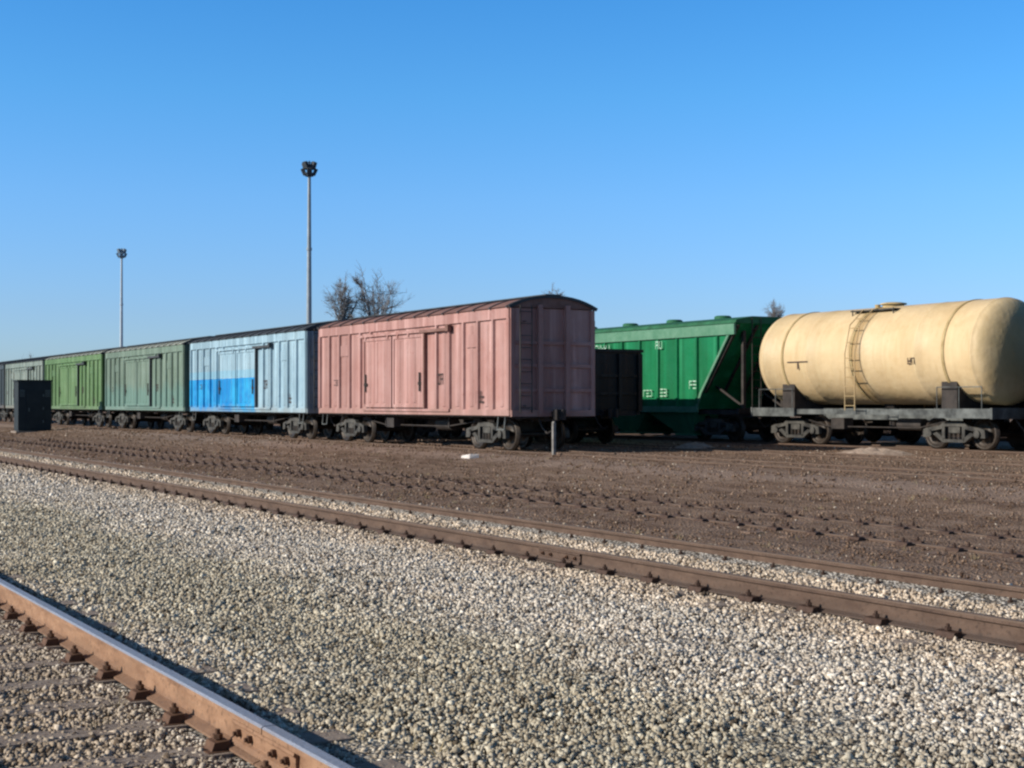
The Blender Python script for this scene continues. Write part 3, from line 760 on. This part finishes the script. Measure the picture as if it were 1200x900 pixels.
# heap of spoil beside the hopper
for px, Z, sx, lb in ((815, 46, 1.0, 'low heap of pale spoil before the green hopper wagon'), (1025, 40.5, 1.5, 'low heap of brown ballast before the tank wagon')):
    x, y = at(px, Z); n = 26; vs = []; rr = random.Random(int(px))
    for i in range(n+1):
        for j in range(n+1):
            a, c = -1+2*i/n, -1+2*j/n; r_ = math.hypot(a, c)
            hgt = max(0, math.cos(min(1, r_)*math.pi/2))**1.4
            vs.append((a*sx*1.1, c*sx*.7, hgt*.2*rr.uniform(.7, 1.15)-.03))
    b = MB(); b.add(vs, [(i*(n+1)+j, (i+1)*(n+1)+j, (i+1)*(n+1)+j+1, i*(n+1)+j+1) for i in range(n) for j in range(n)])
    t, D = loc_td(x, y)
    o = b.build('spoil_heap', simple('spoil', (.20, .14, .105), (.36, .28, .22), 5, bump=.02)); o.location = P(t, D, GZ(D)); o.rotation_euler = (0, 0, ROT)
    tag(o, lb, 'heap')

x, y = at(551, 38.2); t, D = loc_td(x, y)
b = MB(); rr = random.Random(5)
b.add([(sx*.26*rr.uniform(.7, 1.1), sy*.13*rr.uniform(.7, 1.1), (.0 if k == 0 else .13*rr.uniform(.6, 1))) for k in (0, 1) for sx, sy in ((-1, -1), (1, -1), (1.1, 1), (-.8, 1))],
      [(0,3,2,1),(4,5,6,7),(0,1,5,4),(1,2,6,5),(2,3,7,6),(3,0,4,7)])
o = b.build('concrete_chunk', simple('pale_concrete', (.45, .41, .38), (.62, .57, .53), 8, bump=.01), None, .015); o.location = P(t, D, GZ(D)-.01); o.rotation_euler = (0, 0, ROT)
tag(o, 'pale broken concrete chunk on the soil in front of the pink boxcar', 'concrete chunk')
b = MB(); rr = random.Random(21)
for k in range(420):
    z_ = rr.choice(((10.0, 12.2), (14.8, 19.8), (14.8, 19.8), (2.7, 4.5), (.2, 2.2)))
    D = rr.uniform(*z_); t = rr.uniform(4, 60 if D > 9 else 20)
    n = rr.randint(5, 12); sz = rr.uniform(.03, .085)
    for i in range(n):
        a = rr.uniform(0, 6.28); o_ = rr.uniform(0, .05); l = sz*rr.uniform(.5, 1.3); wv = .004
        x0, y0 = t+o_*math.cos(a), -D+o_*math.sin(a); tx, ty = x0+l*.8*math.cos(a), y0+l*.8*math.sin(a); g = GZ(D)
        b.add([(x0-wv*math.sin(a), y0+wv*math.cos(a), g), (x0+wv*math.sin(a), y0-wv*math.cos(a), g), (tx, ty, g+l)], [(0, 1, 2)])
o = b.build('dry_grass', simple('straw', (.22, .17, .09), (.36, .29, .16), 3)); o.rotation_euler = (0, 0, ROT)
tag(o, 'thin wisps of dry straw coloured grass on the soil and ballast', 'grass', kind='stuff')
# ------------------------------------------------------------------ light masts
def mast(px, Z, H, label, n=8, pm=None, hm=None):
    pm = pm or M['mast']; hm = hm or M['lamp_dark']
    x, y = at(px, Z); root = thing('light_mast', label, 'light mast', 0, 0, 0, 'tall light masts'); root.location = (x, y, .2); root.rotation_euler = (0, 0, 0)
    b = MB(); b.tube((0, 0, 0), (0, 0, H*.5), .32, .24, 14); b.tube((0, 0, H*.5), (0, 0, H-.7), .24, .15, 14); b.box(-.5, .5, -.5, .5, 0, .3)
    for k in range(2): b.tube((0, 0, H*(.33+.33*k)), (0, 0, H*(.33+.33*k)+.25), .31-.04*k, n=14)
    b.build('pole', pm, root)
    b = MB(); b.lathe([(H-1.25, .16), (H-1.2, .4), (H-1.12, .45), (H-1.08, .4), (H-1.0, .14)], (0, 0, 0), 'z', 20)
    for zz in (H-.95, H+.05): b.lathe([(zz-.04, .46), (zz-.04, .54), (zz+.04, .54), (zz+.04, .46), (zz-.04, .46)], (0, 0, 0), 'z', 20)
    b.tube((0, 0, H-.8), (0, 0, H+.3), .08, n=8)
    for k in range(4):
        a = k*math.pi/2; b.tube((0, 0, H-.1), (.5*math.cos(a), .5*math.sin(a), H-.1), .04, n=6)
    b.build('head_frame', hm, root)
    for k in range(n):
        a = 2*math.pi*k/n+.2; f = MB()
        f.prism([(-.26, -.3), (.26, -.3), (.2, .34), (-.2, .34)], 0, .34, 'y')
        o = f.build('floodlight', hm, root)
        o.location = (.38*math.cos(a), .38*math.sin(a), H-(.1 if k % 2 else .72)); o.rotation_euler = (R(-25), 0, a-math.pi/2)
    return root
mast(362, 140, 24.6, 'taller looking light mast with a dark lamp cluster, rising behind the blue boxcar')
mast(142, 222, 24.9, 'fainter distant light mast rising behind the grey green boxcar', pm=simple('mast_distance_fade', (.36, .42, .47), (.44, .5, .55), 1), hm=simple('lamp_distance_fade', (.13, .19, .25), (.17, .23, .29), 3))  # fading with distance is put into these paler mast and lamp colours

# ------------------------------------------------------------------ bare trees
def bare_tree(px, Z, H, wd, label, seed):
    """vase shaped leafless tree, H tall and about wd wide"""
    rr = random.Random(seed); x, y = at(px, Z)
    root = thing('bare_tree', label, 'tree'); root.location = (x, y, .2); root.rotation_euler = (0, 0, 0)
    tr = MB(); cr = MB()
    rx = wd/2; rz = min(rx*1.0, H*.36); cz = H-rz; tz = max(H*.2, cz-rz*1.15)
    tr.tube((0, 0, -.2), (0, 0, .5), H*.034, H*.027, 12, False); tr.tube((0, 0, .5), (0, 0, tz), H*.027, H*.022, 12, False)
    tr.build('trunk', M['bark'], root)
    def ball(k=1.0):
        while True:
            v = Vector((rr.uniform(-1, 1), rr.uniform(-1, 1), rr.uniform(-.75, 1)))
            if .25 < v.length < 1: return Vector((v.x*rx*k, v.y*rx*k, v.z*rz*k+cz))
    def limb(a, b, r0, r1, n, wob):
        pts = [a]
        for i in range(1, n+1):
            f = i/n; p = a.lerp(b, f)+Vector((rr.uniform(-wob, wob), rr.uniform(-wob, wob), rr.uniform(-wob, wob)+.10*(b-a).length*math.sin(f*math.pi)*-.6))
            pts.append(p)
        for i in range(n): cr.tube(pts[i], pts[i+1], r0+(r1-r0)*i/n, r0+(r1-r0)*(i+1)/n, 5 if r0 > .03 else 3, caps=False)
        return pts
    S = wd/4.5
    ctr = Vector((0, 0, cz-rz*.5))
    for k in range(int(8+3*S)):
        e = ball(.62); L1 = limb(Vector((0, 0, tz-.1)), e, H*.009, .016, 6, .08*S)
        for q in range(11):
            a = rr.choice(L1[2:]); b = ball(); b = a+(b-a)*rr.uniform(.4, .8)
            if (b-ctr).length < (a-ctr).length: b = a+(a-ctr).normalized()*rr.uniform(.3, .7)*S
            L2 = limb(a, b, .018, .009, 5, .05)
            for u in range(13):
                c0 = rr.choice(L2[1:]); dd = (c0-ctr).normalized()*.9+Vector((rr.uniform(-1, 1), rr.uniform(-1, 1), rr.uniform(-.6, .8)))
                limb(c0, c0+dd.normalized()*rr.uniform(.2, .6)*max(S, .6), .009, .004, 3, .03)
    cr.build('crown', M['bark'], root)
bare_tree(401, 80, 8.9, 3.0, 'smaller leafless grey tree on the left of the pair behind the pink boxcar roof', 4)
bare_tree(444, 80, 9.6, 4.5, 'broader leafless grey tree on the right of the pair behind the pink boxcar roof', 9)
bare_tree(645, 115, 11.2, 3.0, 'tip of a leafless tree just above the shaded end of the pink boxcar', 12)
bare_tree(908, 120, 10.4, 2.6, 'tip of a leafless tree above the right end of the green hopper', 15)
bare_tree(30, 190, 8.6, 6, 'low leafless tree far off at the left edge', 18)
